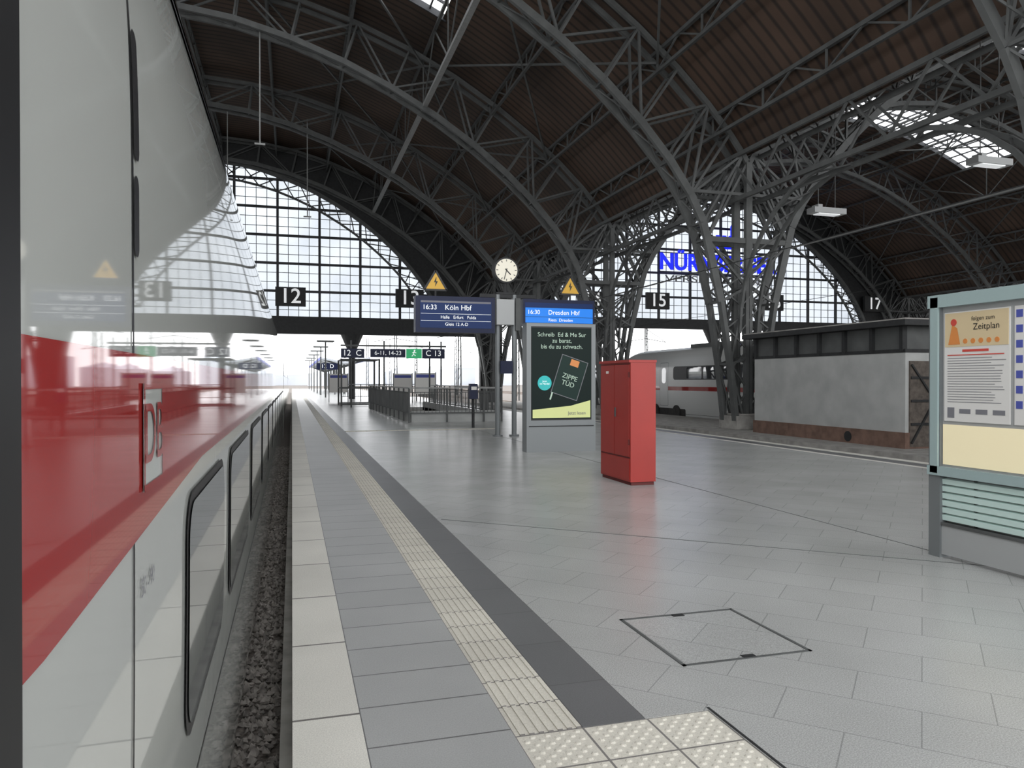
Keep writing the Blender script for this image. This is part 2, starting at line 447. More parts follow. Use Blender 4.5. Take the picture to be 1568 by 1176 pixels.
d.obj('windows_and_livery', t2)

# ------------------------------------------------------------------ roof
BAYS = [-50.4, -5.4, 39.6, 84.6]
ARCH_Y = [0, 12.0, 26, 39, 52, 64.4]
def Lz(dx): x = min(abs(dx) / 20.7, 1); return 7 + 12.3 * (1 - x ** 1.7) ** .7
def Uz(dx): x = min(abs(dx) / 22.5, 1); return 10 + 11 * (1 - x * x) ** .85
def Oz(dx, w=17.8, zb=6.9, zt=19.3): x = min(abs(dx) / w, 1); return zb + (zt - zb) * (1 - x ** 1.7) ** .7

def arch_mesh():
    a = MB(); NA = 24
    lo = [(-22.0, -.35), (-21.7, 2.2), (-21.3, 4.6)]; up = [(-22.42, -.35), (-22.42, 2.4), (-22.42, 5.2)]
    for i in range(NA + 1):
        t = -math.pi / 2 + math.pi * i / NA
        lx = 20.7 * math.sin(t); ux = 22.45 * math.sin(t)
        lo.append((lx, Lz(lx))); up.append((ux, Uz(ux) - .05))
    lo += [(-x, z) for x, z in reversed(lo[:3])]; up += [(-x, z) for x, z in reversed(up[:3])]
    yo = .42
    for s_ in (-yo, yo):
        for i in range(len(lo) - 1):
            p = lambda q: (q[0], s_, q[1])
            a.beam(p(lo[i]), p(lo[i + 1]), .16, .28, 'steel'); a.beam(p(up[i]), p(up[i + 1]), .14, .20, 'steel')
            a.beam(p(lo[i]), p(up[i]), .09, .09, 'steel')
            if i % 2: a.beam(p(lo[i]), p(up[i + 1]), .09, .09, 'steel')
            else: a.beam(p(up[i]), p(lo[i + 1]), .09, .09, 'steel')
    for i in range(len(lo) - 1):
        a.beam((lo[i][0], -yo, lo[i][1]), (lo[i][0], yo, lo[i][1]), .08, .08, 'steel')
        a.beam((lo[i][0], -yo, lo[i][1]), (lo[i + 1][0], yo, lo[i + 1][1]), .05, .05, 'steel')
        a.beam((lo[i][0], yo, lo[i][1]), (lo[i + 1][0], -yo, lo[i + 1][1]), .05, .05, 'steel')
        a.beam((up[i][0], -yo, up[i][1]), (up[i][0], yo, up[i][1]), .08, .08, 'steel')
    return a.obj('roof_truss', data_only=True)
am = arch_mesh()
for bx in BAYS:
    for y in ARCH_Y:
        o = bpy.data.objects.new('roof_truss_arch', am); S.collection.objects.link(o); o.location = (bx, y, 0)

SKY = {-50.4: [6.5, 19.5, 32.5], -5.4: [-3, 6.5, 19.5, 32.5], 39.6: [-3, 6.5, 19.5, 32.5, 45.5], 84.6: [6.5, 19.5, 32.5, 45.5, 58.5]}
cl = MB(); sk = MB()
ND = 44
for bx in BAYS:
    dxs = [22.6 * math.sin(-math.pi / 2 + math.pi * i / ND) for i in range(ND + 1)]
    cuts = sorted(set([Y0, 65.4] + [v for s_ in SKY[bx] for v in (s_ - 2.3, s_ + 2.3)]))
    for a, b_ in zip(cuts, cuts[1:]):
        mid = (a + b_) / 2; issky = any(abs(mid - s_) < 2.3 for s_ in SKY[bx])
        for i in range(ND):
            m_ = (dxs[i] + dxs[i + 1]) / 2
            if issky and abs(m_) < 12.3: continue
            z0, z1 = Uz(dxs[i]) + .38, Uz(dxs[i + 1]) + .38
            cl.poly([(bx + dxs[i], a, z0), (bx + dxs[i + 1], a, z1), (bx + dxs[i + 1], b_, z1), (bx + dxs[i], b_, z0)], 'roof')
    for s_ in SKY[bx]:
        q = [-12.4 + 24.8 * i / 31 for i in range(32)]
        for i, dx in enumerate(q):
            sk.beam((bx + dx, s_ - 2.3, Uz(dx) + .5), (bx + dx, s_ + 2.3, Uz(dx) + .5), .07, .10, 'mull')
        for yy in (-2.3, -1.15, 0, 1.15, 2.3):
            for i in range(31):
                sk.beam((bx + q[i], s_ + yy, Uz(q[i]) + .45), (bx + q[i + 1], s_ + yy, Uz(q[i + 1]) + .45), .08, .30 if abs(yy) > 2 else .12, 'mull')
cl.obj('ceiling'); sk.obj('skylight_frames')

pu = MB()
for bx in BAYS:
    for dx in (0, 4.2, 8.2, 12.0, 15.6, 18.8, 21.2):
        for sg in ((1,) if dx == 0 else (1, -1)):
            x = bx + dx * sg; zt = Uz(dx) + .12
            deep = dx == 12.0
            zb = Lz(dx) + .1 if deep else zt - .75
            pu.beam((x, Y0, zt), (x, 65, zt), .14, .14, 'steel')
            pu.beam((x, Y0, zb), (x, 65, zb), .24 if deep else .12, .16 if deep else .12, 'steel_lt' if (deep and bx == -5.4 and sg == 1) else 'steel')
            y = 0.0; n = 0; st = 1.625 if not deep else 3.25
            while y < 64.9:
                if n % 2: pu.beam((x, y, zt), (x, y + st, zb), .06, .06, 'steel')
                else: pu.beam((x, y, zb), (x, y + st, zt), .06, .06, 'steel')
                if n % 2 == 0: pu.beam((x, y, zb), (x, y, zt), .06, .06, 'steel')
                y += st; n += 1
pu.obj('roof_purlins')

cg = MB()
for cx in (-27.9, 17.1, 62.1):
    za, zb = 8.6, 10.3
    for xo in (-.5, .5):
        cg.beam((cx + xo, Y0, za), (cx + xo, 65, za), .12, .16, 'steel'); cg.beam((cx + xo, Y0, zb), (cx + xo, 65, zb), .12, .16, 'steel')
        y = 0; n = 0
        while y < 64.9:
            cg.beam((cx + xo, y, za if n % 2 else zb), (cx + xo, y + 1.625, zb if n % 2 else za), .07, .07, 'steel')
            y += 1.625; n += 1
    for y in ARCH_Y:
        for s_ in (-.42, .42):
            for q in range(4):
                z = .6 + q * 1.5; wz = .35 + (z + 1.5) * .16; w0 = .35 + z * .16
                cg.beam((cx - w0, y + s_, z), (cx + wz, y + s_, z + 1.5), .06, .06, 'steel')
                cg.beam((cx + w0, y + s_, z), (cx - wz, y + s_, z + 1.5), .06, .06, 'steel')
            cg.beam((cx - 1.8, y + s_, 7.0), (cx + 1.8, y + s_, 7.0), .14, .2, 'steel')
            cg.beam((cx - 2.6, y + s_, 8.8), (cx + 2.6, y + s_, 8.8), .10, .12, 'steel')
        for sg in (-1, 1):
            pi = []
            for i in range(9):
                t = i / 8 * math.pi / 2
                pi.append((y + sg * (.45 + 5.2 * (1 - math.cos(t))), 3.4 + 5.2 * math.sin(t)))
            for i in range(8):
                for xo in (-.4, .4):
                    cg.beam((cx + xo, *pi[i]), (cx + xo, *pi[i + 1]), .10, .14, 'steel')
                cg.beam((cx - .4, *pi[i]), (cx + .4, *pi[i + 1]), .05, .05, 'steel')
cg.obj('roof_column_girders')
for cx in (17.1, 62.1):
    for y in ARCH_Y[1:-1]:
        pb = MB(); pb.box(cx - .62, cx + .62, y - .65, y + .65, -.349, .18, 'conc'); pb.box(cx - .5, cx + .5, y - .55, y + .55, .18, .26, 'conc')
        pb.obj('concrete_footing', bevel=.02)

brc = MB()
for bx in (-5.4, 39.6):
    for (ya, yb) in zip(ARCH_Y, ARCH_Y[1:]):
        for sg in (-1, 1):
            for (da, db) in ((12, 18.8), (4.2, 12)):
                for w in (0, 1):
                    a, b_ = (ya, yb) if w else (yb, ya)
                    brc.beam((bx + sg * da, a, Uz(da) - .3), (bx + sg * db, b_, Uz(db) - .3), .09, .09, 'steel')
brc.obj('roof_wind_bracing')

# ------------------------------------------------------------------ end wall with glazed arches
wn = MB()
for bi, bx in enumerate(BAYS):
    zb = 5.45 if bx < 0 else 6.55
    ztop = 6.9 if bx < 0 else 7.5
    n = 60; ds = [-22.5 + 45 * i / n for i in range(n + 1)]
    ds = sorted(set(ds + [-17.8, 17.8]))
    for a, b_ in zip(ds, ds[1:]):
        m_ = (a + b_) / 2
        la, lb = (Oz(a), Oz(b_)) if abs(m_) < 17.8 else (zb, zb)
        wn.hexa([(bx + a, 65.1, la), (bx + b_, 65.1, lb), (bx + b_, 65.4, lb), (bx + a, 65.4, la), (bx + a, 65.1, Uz(a) + .5), (bx + b_, 65.1, Uz(b_) + .5), (bx + b_, 65.4, Uz(b_) + .5), (bx + a, 65.4, Uz(a) + .5)], 'steel_dk')
    wn.box(bx - 22.5, bx + 22.5, 64.9, 65.5, zb, ztop, 'steel_dk')
    for cc in (-12, 0, 12):
        x = bx + cc + (-1.7 if bx < 0 and cc == 12 else 0)
        wn.cyl((x, 65.2, -.8), (x, 65.2, zb), .28, 'steel_dk', 16)
        wn.cyl((x, 65.2, zb - 1.5), (x, 65.2, zb), .30, 'steel_dk', 16, r2=.95)
    for xx in (-22.0, 22.0):
        wn.box(bx + xx - .5, bx + xx + .5, 64.9, 65.5, -.8, zb, 'steel_dk')
wn.obj('wall_north')

for wi, bx in enumerate(BAYS):
    w = MB(); zbase = 6.8 if bx < 0 else 7.4
    for i in range(-21, 22):
        dx = i * .8425 + .9
        if abs(dx) > 17.7: continue
        big = (i % 4 == 0)
        top = Oz(dx)
        if top - zbase < .3: continue
        w.beam((bx + dx, 65.2 if big else 65.3, zbase), (bx + dx, 65.2 if big else 65.3, top), .20 if big else .05, .22 if big else .05, 'mull' if big else 'fine', up=(0, 1, 0))
    def halfw(z):
        f = (z - 6.9) / 12.4
        if f <= 0: return 17.8
        if f >= 1: return 0
        return 17.8 * (1 - f ** (1 / .7)) ** (1 / 1.7)
    for j in range(1, 18):
        z = zbase - .1 + j * .767
        if z > 19.1: break
        hw = halfw(z); big = (j % 3 == 0)
        w.beam((bx - hw, 65.2 if big else 65.3, z), (bx + hw, 65.2 if big else 65.3, z), .14 if big else .04, .20 if big else .05, 'mull' if big else 'fine')
    n = 48
    pts = [(bx - 17.8, 65.36, zbase)] + [(bx - 17.8 + 35.6 * i / n, 65.36, Oz(-17.8 + 35.6 * i / n) + .05) for i in range(1, n)] + [(bx + 17.8, 65.36, zbase)]
    w.poly(pts, 'pane')
    NN = 36
    for s_ in range(NN):
        t0 = -math.pi / 2 + math.pi * s_ / NN; t1 = -math.pi / 2 + math.pi * (s_ + 1) / NN
        a0 = (bx + 17.7 * math.sin(t0), Oz(17.7 * math.sin(t0)) - .1); a1 = (bx + 17.7 * math.sin(t1), Oz(17.7 * math.sin(t1)) - .1)
        f = lambda x: Oz(x, 16.4, 6.9, 17.9)
        b0 = (bx + 16.3 * math.sin(t0), f(16.3 * math.sin(t0))); b1 = (bx + 16.3 * math.sin(t1), f(16.3 * math.sin(t1)))
        P = lambda q: (q[0], 64.75, q[1])
        w.beam(P(a0), P(a1), .25, .28, 'steel'); w.beam(P(b0), P(b1), .16, .16, 'steel')
        w.beam(P(a0), P(b1), .08, .08, 'steel'); w.beam(P(b0), P(a1), .08, .08, 'steel')
    w.obj('window_%d' % (wi + 1))

for (n, x, z, k) in (('12', -.1, 8.45, 0), ('13', 9.7, 8.6, 0), ('14', 26.5, 9.0, 0), ('15', 33.2, 9.1, 0), ('16', 45.8, 9.3, 0), ('17', 58.0, 9.5, 0)):
    e = empty('track_number_sign')
    s_ = MB(); s_.box(x - 1.2, x + 1.2, 64.2, 64.5, z - .78, z + .78, 'steel_dk')
    s_.box(x - .9, x - .8, 64.4, 64.9, z + .6, z + .7, 'steel_dk'); s_.box(x + .8, x + .9, 64.4, 64.9, z + .6, z + .7, 'steel_dk')
    s_.obj('panel', e)
    text('digits', n, (x, 64.17, z), 1.7, 'txtw', e, bold=.015)

e = empty('rooftop_advertising_letters')
text('lettering', 'NÜRNBERGER', (39.6, 64.0, 12.75), 2.15, 'nblue', e, extrude=.08, width=12.8, bold=.05)
text('lettering_small', 'VERSICHERUNG', (39.6, 64.0, 11.2), .9, 'ink', e, extrude=.03, width=11.5)
lg = MB()
lg.box(39.3, 41.3, 64.0, 64.15, 14.3, 15.0, 'nblue')
for q in (39.3, 40.0, 40.7): lg.box(q, q + .4, 64.0, 64.15, 15.0, 15.6, 'nblue')
lg.box(40.9, 41.4, 64.0, 64.15, 15.0, 16.4, 'nblue')
lg.poly([(40.8, 64.05, 16.4), (41.5, 64.05, 16.4), (41.15, 64.05, 17.0)], 'nblue')
lg.beam((33.4, 64.2, 11.9), (45.8, 64.2, 11.9), .08, .08, 'steel'); lg.beam((33.4, 64.2, 13.7), (45.8, 64.2, 13.7), .08, .08, 'steel')
lg.obj('castle_emblem', e)

# ------------------------------------------------------------------ small building on service strip
bd = MB()
bx0, bx1, by0, by1 = 16.4, 19.9, 17.0, 24.1
bd.box(bx0, bx1, by0, by1, .1, 2.38, 'wall_lt')
bd.box(bx0 - .04, bx1 + .04, by0 - .04, by1 + .04, -.35, .1, 'brown')
bd.box(bx0 + .05, bx1 - .05, by0 + .05, by1 - .05, 2.38, 3.1, 'steel')
bd.box(bx0 - .02, bx1, by0 - .02, by1 + .02, 2.34, 2.44, 'steel_dk')
for i in range(7):
    y = by0 + .1 + i * (by1 - by0 - .2) / 6
    bd.box(bx0 - .06, bx0 + .1, y - .06, y + .06, 2.38, 3.1, 'steel_dk')
bd.box(bx0 - .35, bx1, by0 - .35, by1 + .3, 3.08, 3.24, 'steel_dk')
bd.box(bx0 - .3, bx1, by0 - .3, by1 + .25, 3.24, 3.28, 'conc')
bd.box(bx0 + .12, bx0 + 1.9, by0 - .05, by0 + .02, -.30, 2.1, 'rust')
for z in (.3, .95, 1.6): bd.box(bx0 + .14, bx0 + 1.88, by0 - .08, by0 - .03, z, z + .07, 'steel_dk')
bd.beam((bx0 + .15, by0 - .07, -.2), (bx0 + .95, by0 - .07, 1.0), .06, .05, 'steel_dk'); bd.beam((bx0 + .15, by0 - .07, 2.0), (bx0 + .95, by0 - .07, 1.0), .06, .05, 'steel_dk')
bd.box(bx0 + .98, bx0 + 1.04, by0 - .08, by0 - .03, -.3, 2.1, 'steel_dk')
bd.cyl((bx0 - .05, 19.2, -.15), (bx0 + .1, 19.2, -.15), .16, 'black', 14)
bd.obj('service_building')

# ------------------------------------------------------------------ red cabinet
rc = MB()
x0, x1, y0, y1 = 4.79, 5.20, 10.13, 11.24
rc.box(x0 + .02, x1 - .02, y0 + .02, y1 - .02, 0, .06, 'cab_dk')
rc.box(x0, x1, y0, y1, .05, 1.83, 'cab_red')
rc.box(x0 - .03, x1 + .01, y0 - .01, y1 + .01, 1.82, 1.86, 'cab_red')
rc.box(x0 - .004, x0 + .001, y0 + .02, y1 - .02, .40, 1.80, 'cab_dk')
rc.box(x0 - .014, x0, y0 + .03, (y0 + y1) / 2 - .008, .42, 1.79, 'cab_red')
rc.box(x0 - .014, x0, (y0 + y1) / 2 + .008, y1 - .03, .42, 1.79, 'cab_red')
rc.box(x0 - .010, x0, y0 + .03, y1 - .03, .08, .39, 'cab_red')
rc.box(x0 - .03, x0 - .01, 10.62, 10.65, 1.0, 1.14, 'steel')
rc.box(x0 - .016, x0 - .013, 10.9, 11.0, 1.66, 1.70, 'paper')
for z in (.6, 1.6): rc.cyl((x0 - .015, y0 + .03, z), (x0 - .015, y0 + .03, z + .08), .012, 'cab_dk', 8)
rc.obj('red_electrical_cabinet', bevel=.004)

# ------------------------------------------------------------------ advertising display
ad = empty('advertising_display')
a = MB()
ax0, ax1, ay = 4.86, 6.46, 15.46
a.box(ax0, ax1, ay, ay + .32, 0.0, 2.80, 'frame_gr')
a.box(ax0 + .11, ax1 - .11, ay - .012, ay + .01, .72, 2.70, 'adbg')
a.box(ax0 + .10, ax1 - .10, ay - .006, ay + .01, .69, 2.73, 'black')
a.box(ax0 + .05, ax1 - .05, ay - .02, ay, .55, .57, 'steel_dk')
cx = (ax0 + ax1) / 2; yy = ay - .016
a.poly([(ax0 + .13, yy, .74), (ax1 - .13, yy, .74), (ax1 - .13, yy, 1.12), (ax1 - .6, yy, 1.0), (ax0 + .13, yy, .92)], 'adlime')
def rot2(px_, pz_, a_): return (px_ * math.cos(a_) - pz_ * math.sin(a_), px_ * math.sin(a_) + pz_ * math.cos(a_))
def quad2(cx_, cz_, w, h_, an, y, k):
    pts = []
    for (u, v) in ((-w / 2, -h_ / 2), (w / 2, -h_ / 2), (w / 2, h_ / 2), (-w / 2, h_ / 2)):
        r_ = rot2(u, v, an); pts.append((cx_ + r_[0], y, cz_ + r_[1]))
    a.poly(pts, k)
BA = R(-18)
quad2(cx + .18, 1.62, .64, .88, BA, yy - .002, 'ink'); quad2(cx + .18, 1.62, .61, .85, BA, yy - .004, 'adbook')
quad2(cx + .30, 1.93, .2, .14, BA, yy - .006, 'orange')
quad2(cx - .14, 1.55, .035, .86, BA, yy - .003, 'txtg')
n = 24
a.poly([(cx - .40 + .16 * math.cos(2 * math.pi * i / n), yy - .008, 1.50 + .16 * math.sin(2 * math.pi * i / n)) for i in range(n)], 'adteal')
a.obj('case', ad)
text('headline_1', 'Schreib  Ed & Me Sur', (cx, yy - .01, 2.55), .13, 'txtg', ad)
text('headline_2', 'zu barat,', (cx, yy - .01, 2.42), .13, 'txtg', ad)
text('headline_3', 'bis du zu schwach.', (cx, yy - .01, 2.29), .13, 'txtg', ad)
text('book_title', 'ZIPPE\nTÜD', (cx + .16, yy - .012, 1.55), .15, 'txtg', ad, rot=(90, 18, 0))
text('bubble', 'Jetzt\nim Handel', (cx - .40, yy - .012, 1.51), .055, 'txtw', ad)
text('footer', 'Jetzt lesen', (cx + .35, yy - .01, .84), .10, 'ink', ad)

# ------------------------------------------------------------------ departure boards, clock
db = empty('departure_board')
s_ = MB()
PY = 20.2
for x in (5.50, 5.98):
    s_.cyl((x, PY, 0), (x, PY, 3.95), .07, 'frame_gr', 16)
    s_.cyl((x, PY, 0), (x, PY, .04), .14, 'frame_gr', 16)
s_.box(5.0, 6.6, PY - .05, PY + .05, 3.86, 3.96, 'steel_dk')
s_.box(5.42, 5.92, PY - .22, PY + .1, 3.10, 3.80, 'lamp')
s_.box(5.98, 6.12, PY - .16, PY + .1, 2.95, 3.85, 'steel')
s_.box(3.18, 5.38, PY - .16, PY + .16, 2.86, 3.84, 'navy')
s_.box(3.30, 5.28, PY - .17, PY - .15, 2.98, 3.72, 'navy2')
s_.box(3.32, 5.26, PY - .176, PY - .165, 3.66, 3.71, 'ink')
for z in (3.36, 3.17): s_.box(3.32, 5.26, PY - .176, PY - .168, z, z + .008, 'txtw')
s_.box(6.20, 8.34, PY - .16, PY + .16, 3.10, 3.84, 'navy')
s_.box(6.26, 8.28, PY - .17, PY - .15, 3.18, 3.74, 'blue')
s_.box(6.26, 8.28, PY - .176, PY - .165, 3.34, 3.35, 'navy'); s_.box(6.26, 8.28, PY - .176, PY - .165, 3.60, 3.74, 'navy2')
s_.obj('boards_and_posts', db)
text('time_left', '16:33', (3.56, PY - .18, 3.53), .18, 'txtw', db)
text('dest_left', 'Köln Hbf', (4.34, PY - .18, 3.53), .20, 'txtw', db)
text('via_left', 'Halle   Erfurt   Fulda', (4.35, PY - .18, 3.27), .12, 'txtw', db)
text('info_left', 'Gleis 12 A-D', (4.3, PY - .18, 3.08), .12, 'txtw', db)
text('time_right', '16:30', (6.50, PY - .18, 3.47), .17, 'txtw', db)
text('dest_right', 'Dresden Hbf', (7.40, PY - .18, 3.47), .18, 'txtw', db)
text('via_right', 'Riesa  Dresden', (7.3, PY - .18, 3.26), .12, 'txtw', db)

ck = MB()
cz, cxk = 4.62, 5.72
ck.cyl((cxk, PY - .12, cz), (cxk, PY + .12, cz), .36, 'steel_dk', 48)
ck.cyl((cxk, PY - .135, cz), (cxk, PY - .12, cz), .315, 'clockf', 48)
for i in range(12):
    t = i * math.pi / 6; sx, sz = math.sin(t), math.cos(t)
    ck.beam((cxk + sx * .24, PY - .138, cz + sz * .24), (cxk + sx * .295, PY - .138, cz + sz * .295), .02, .004, 'black', up=(0, 1, 0))
def hand(an, L, w):
    t = R(an); sx, sz = math.sin(t), math.cos(t)
    ck.beam((cxk - sx * .05, PY - .145, cz - sz * .05), (cxk + sx * L, PY - .145, cz + sz * L), w, .006, 'black', up=(0, 1, 0))
hand(136, .17, .028); hand(195, .27, .02)
ck.cyl((cxk, PY - .15, cz), (cxk, PY - .13, cz), .02, 'black', 12)
ck.cyl((cxk, PY, 3.97), (cxk, PY, cz - .34), .05, 'steel_dk', 12)
ck.beam((cxk - .25, PY, 3.99), (cxk + .25, PY, 3.99), .1, .05, 'steel_dk')
ck.obj('platform_clock')

for x in (3.75, 7.65):
    ws = MB()
    z = 4.02
    ws.poly([(x - .30, PY - .02, z), (x + .30, PY - .02, z), (x, PY - .02, z + .5)], 'yellow')
    ws.poly([(x - .30, PY + .02, z), (x, PY + .02, z + .5), (x + .30, PY + .02, z)], 'yellow')
    for (p, q) in (((x - .31, z), (x + .31, z)), ((x - .31, z), (x, z + .52)), ((x + .31, z), (x, z + .52))):
        ws.beam((p[0], PY, p[1]), (q[0], PY, q[1]), .05, .06, 'black', up=(0, 1, 0))
    ws.poly([(x + .02, PY - .03, z + .36), (x - .05, PY - .03, z + .20), (x - .0, PY - .03, z + .21), (x - .02, PY - .03, z + .08), (x + .06, PY - .03, z + .24), (x + .01, PY - .03, z + .23)], 'black')
    ws.box(x - .02, x + .02, PY - .02, PY + .02, 3.842, z + .02, 'steel_dk')
    ws.obj('high_voltage_warning_sign')

vb = MB()
vb.box(5.55, 5.9, PY - .14, PY - .07, 1.75, 2.1, 'navy'); vb.obj('platform_sector_sign')
vv = MB()
vv.cyl((5.75, 24.2, 0), (5.75, 24.2, 1.0), .05, 'steel_dk', 12); vv.box(5.62, 5.88, 24.08, 24.3, .95, 1.45, 'navy'); vv.box(5.66, 5.84, 24.06, 24.08, 1.25, 1.36, 'paper')
vv.obj('ticket_validator')

# ------------------------------------------------------------------ info display case (right)
ic = empty('timetable_display_case')
q = MB(); X0 = 5.5
ya, yb = 5.36, 3.2
q.box(X0 - .05, X0 + .07, 5.26, 5.38, 0, 2.28, 'frame_gr'); q.box(X0 - .05, X0 + .07, yb, yb + .12, 0, 2.28, 'frame_gr')
q.box(X0 - .07, X0 + .09, yb, 5.38, 2.19, 2.30, 'teal'); q.box(X0 - .07, X0 + .09, yb, 5.38, .72, .80, 'teal')
q.box(X0 - .07, X0 + .09, 5.27, 5.35, .74, 2.28, 'teal')
q.box(X0 - .02, X0 + .06, yb + .1, 5.28, .78, 2.22, 'lamp')
q.box(X0 - .028, X0 - .02, 3.4, 5.25, .82, 1.17, 'cream')
def pp(y1_, y0_, z0, z1, k, o=.03): q.box(X0 - o, X0 - .02, y0_, y1_, z0, z1, k)
pp(5.235, 4.61, 1.20, 2.14, 'paper'); pp(4.57, 3.95, 1.20, 2.14, 'paper'); pp(3.9, 3.35, 1.2, 2.14, 'paper')
pp(5.225, 4.62, 1.84, 2.13, 'beige', .033)
q.poly([(X0 - .035, 5.19, 1.86), (X0 - .035, 5.07, 1.86), (X0 - .035, 5.10, 2.0), (X0 - .035, 5.15, 2.03)], 'orange')
q.cyl((X0 - .036, 5.135, 2.05), (X0 - .033, 5.135, 2.05), .03, 'inkred', 12)
for i in range(5):
    q.cyl((X0 - .036, 5.02 - i * .075, 1.885), (X0 - .033, 5.02 - i * .075, 1.885), .022, 'orange', 10)
pp(5.05, 4.80, 1.795, 1.815, 'inkred', .033); pp(5.2, 4.66, 1.765, 1.773, 'inkred', .033)
z = 1.74
while z > 1.36:
    L = random.uniform(.42, .56)
    if random.random() > .12: pp(5.2, 5.2 - L, z, z + .005, 'ink', .032)
    z -= .022
pp(5.2, 5.13, 1.23, 1.32, 'ink', .032)
for i in range(3): pp(5.08 - i * .16, 4.97 - i * .16, 1.27, 1.31, 'ink', .032)
for i in range(7):
    pp(4.555, 4.50, 2.05 - i * .12, 2.11 - i * .12, 'inkblue', .033); pp(4.48, 4.1, 2.07 - i * .12, 2.08 - i * .12, 'ink', .033)
for i in range(6):
    z = .33 + i * .063
    q.hexa([(X0 - .02, yb + .12, z), (X0 - .02, 5.26, z), (X0 + .03, 5.26, z + .012), (X0 + .03, yb + .12, z + .012), (X0 - .025, yb + .12, z + .045), (X0 - .025, 5.26, z + .045), (X0 + .025, 5.26, z + .05), (X0 + .025, yb + .12, z + .05)], 'slat')
for y in (4.95, 4.3, 3.7): q.box(X0 + .01, X0 + .03, y, y + .02, .3, .72, 'steel')
q.box(X0 + .03, X0 + .04, yb + .12, 5.26, .30, .72, 'lamp')
q.box(X0 - .03, X0 + .05, yb + .12, 5.26, .03, .29, 'lamp'); q.box(X0 - .04, X0 + .06, yb + .12, 5.26, .285, .31, 'steel')
q.obj('case', ic)
text('poster_title', 'Zeitplan', (X0 - .036, 4.82, 2.0), .075, 'black', ic, rot=(90, 0, -90))
text('poster_title_2', 'folgen zum', (X0 - .036, 4.85, 2.07), .05, 'black', ic, rot=(90, 0, -90))

# ------------------------------------------------------------------ stairs with railings
st = MB()
y = SY1; n = 0
while y > SY0 + .3 and n < 34:
    st.box(SX0, SX1, y - .42, y, -.165 * (n + 1) - .3, -.165 * (n + 1), 'conc'); y -= .42; n += 1
for xx in ((SX0 - .2, SX0), (SX1, SX1 + .2)):
    st.box(xx[0], xx[1], SY0, SY1, -5.8, .32, 'wall_lt')
st.box(SX0 - .2, SX1 + .2, SY0 - .25, SY0, -5.8, .42, 'wall_lt')
st.obj('underpass_staircase')
rl = MB()
def rail(p, q_):
    p = Vector(p); q_ = Vector(q_); d_ = q_ - p; L = d_.length; n = int(L / .14)
    rl.beam(p + Vector((0, 0, 1.28)), q_ + Vector((0, 0, 1.28)), .07, .05, 'steel_lt')
    rl.beam(p + Vector((0, 0, 1.12)), q_ + Vector((0, 0, 1.12)), .03, .03, 'steel'); rl.beam(p + Vector((0, 0, .35)), q_ + Vector((0, 0, .35)), .04, .04, 'steel')
    for i in range(n + 1):
        c_ = p + d_ * (i / n)
        if i % 10 == 0: rl.beam(c_, c_ + Vector((0, 0, 1.28)), .06, .06, 'steel')
        else: rl.beam(c_ + Vector((0, 0, .35)), c_ + Vector((0, 0, 1.12)), .018, .018, 'steel')
rail((SX0 - .3, SY0 - .3, 0), (SX0 - .3, SY1 - 1, 0)); rail((SX1 + .3, SY0 - .3, 0), (SX1 + .3, SY1 - 1, 0)); rail((SX0 - .3, SY0 - .35, 0), (SX1 + .3, SY0 - .35, 0))
rail((3.6, 58, 0), (9.4, 58, 0)); rail((9.4, 50, 0), (9.4, 58, 0))
rl.obj('stair_railing')
lf = MB()
for (x, y) in ((2.9, 47), (2.9, 50), (5.2, 47), (5.2, 50)): lf.box(x - .05, x + .05, y - .05, y + .05, 0, 2.9, 'steel')
for z in (.1, 1.1, 2.85):
    for (p, q_) in (((2.9, 47), (5.2, 47)), ((2.9, 50), (5.2, 50)), ((2.9, 47), (2.9, 50)), ((5.2, 47), (5.2, 50))): lf.beam((*p, z), (*q_, z), .06, .08, 'steel')
lf.obj('wind_shelter_frame')
for (x, y) in ((7.6, 48), (7.0, 54), (2.6, 56)):
    v_ = MB(); v_.box(x - .05, x, y, y + .06, 0, 2.1, 'steel'); v_.box(x + 1.3, x + 1.35, y, y + .06, 0, 2.1, 'steel'); v_.box(x, x + 1.3, y, y + .06, .7, 2.05, 'paper'); v_.box(x + .05, x + 1.25, y - .01, y, 1.75, 1.95, 'inkblue')
    v_.obj('timetable_stand')
for (x, y) in ((8.6, 34), (8.6, 26.5)):
    v_ = MB(); v_.cyl((x, y, .1), (x, y, .95), .22, 'steel', 16); v_.cyl((x, y, .95), (x, y, 1.02), .24, 'steel_dk', 16); v_.cyl((x, y, 0), (x, y, .1), .1, 'steel_dk', 12)
    v_.obj('litter_bin')

# ------------------------------------------------------------------ blue wayfinding signs
sg = empty('wayfinding_sign'); s_ = MB(); GY = 44.5
s_.box(2.72, 4.05, GY - .1, GY + .1, 2.88, 3.42, 'navy')
s_.box(4.40, 6.45, GY - .1, GY + .1, 2.92, 3.42, 'navy'); s_.box(6.50, 7.42, GY - .1, GY + .1, 2.88, 3.45, 'sgreen'); s_.box(7.46, 8.80, GY - .1, GY + .1, 2.88, 3.45, 'navy')
for x in (3.3, 5.2, 7.9, 8.6): s_.cyl((x, GY, 0), (x, GY, 3.9), .05, 'steel', 10)
s_.box(2.7, 8.9, GY - .04, GY + .04, 3.55, 3.65, 'steel')
s_.cyl((6.98, GY - .12, 3.33), (6.98, GY - .1, 3.33), .05, 'txtw', 10)
for (p, q_) in (((6.96, 3.28), (6.92, 3.12)), ((6.92, 3.12), (7.04, 3.03)), ((6.92, 3.12), (6.82, 3.0)), ((6.96, 3.25), (7.08, 3.2)), ((6.96, 3.25), (6.84, 3.2))):
    s_.beam((p[0], GY - .12, p[1]), (q_[0], GY - .12, q_[1]), .04, .02, 'txtw', up=(0, 1, 0))
s_.obj('panels', sg)
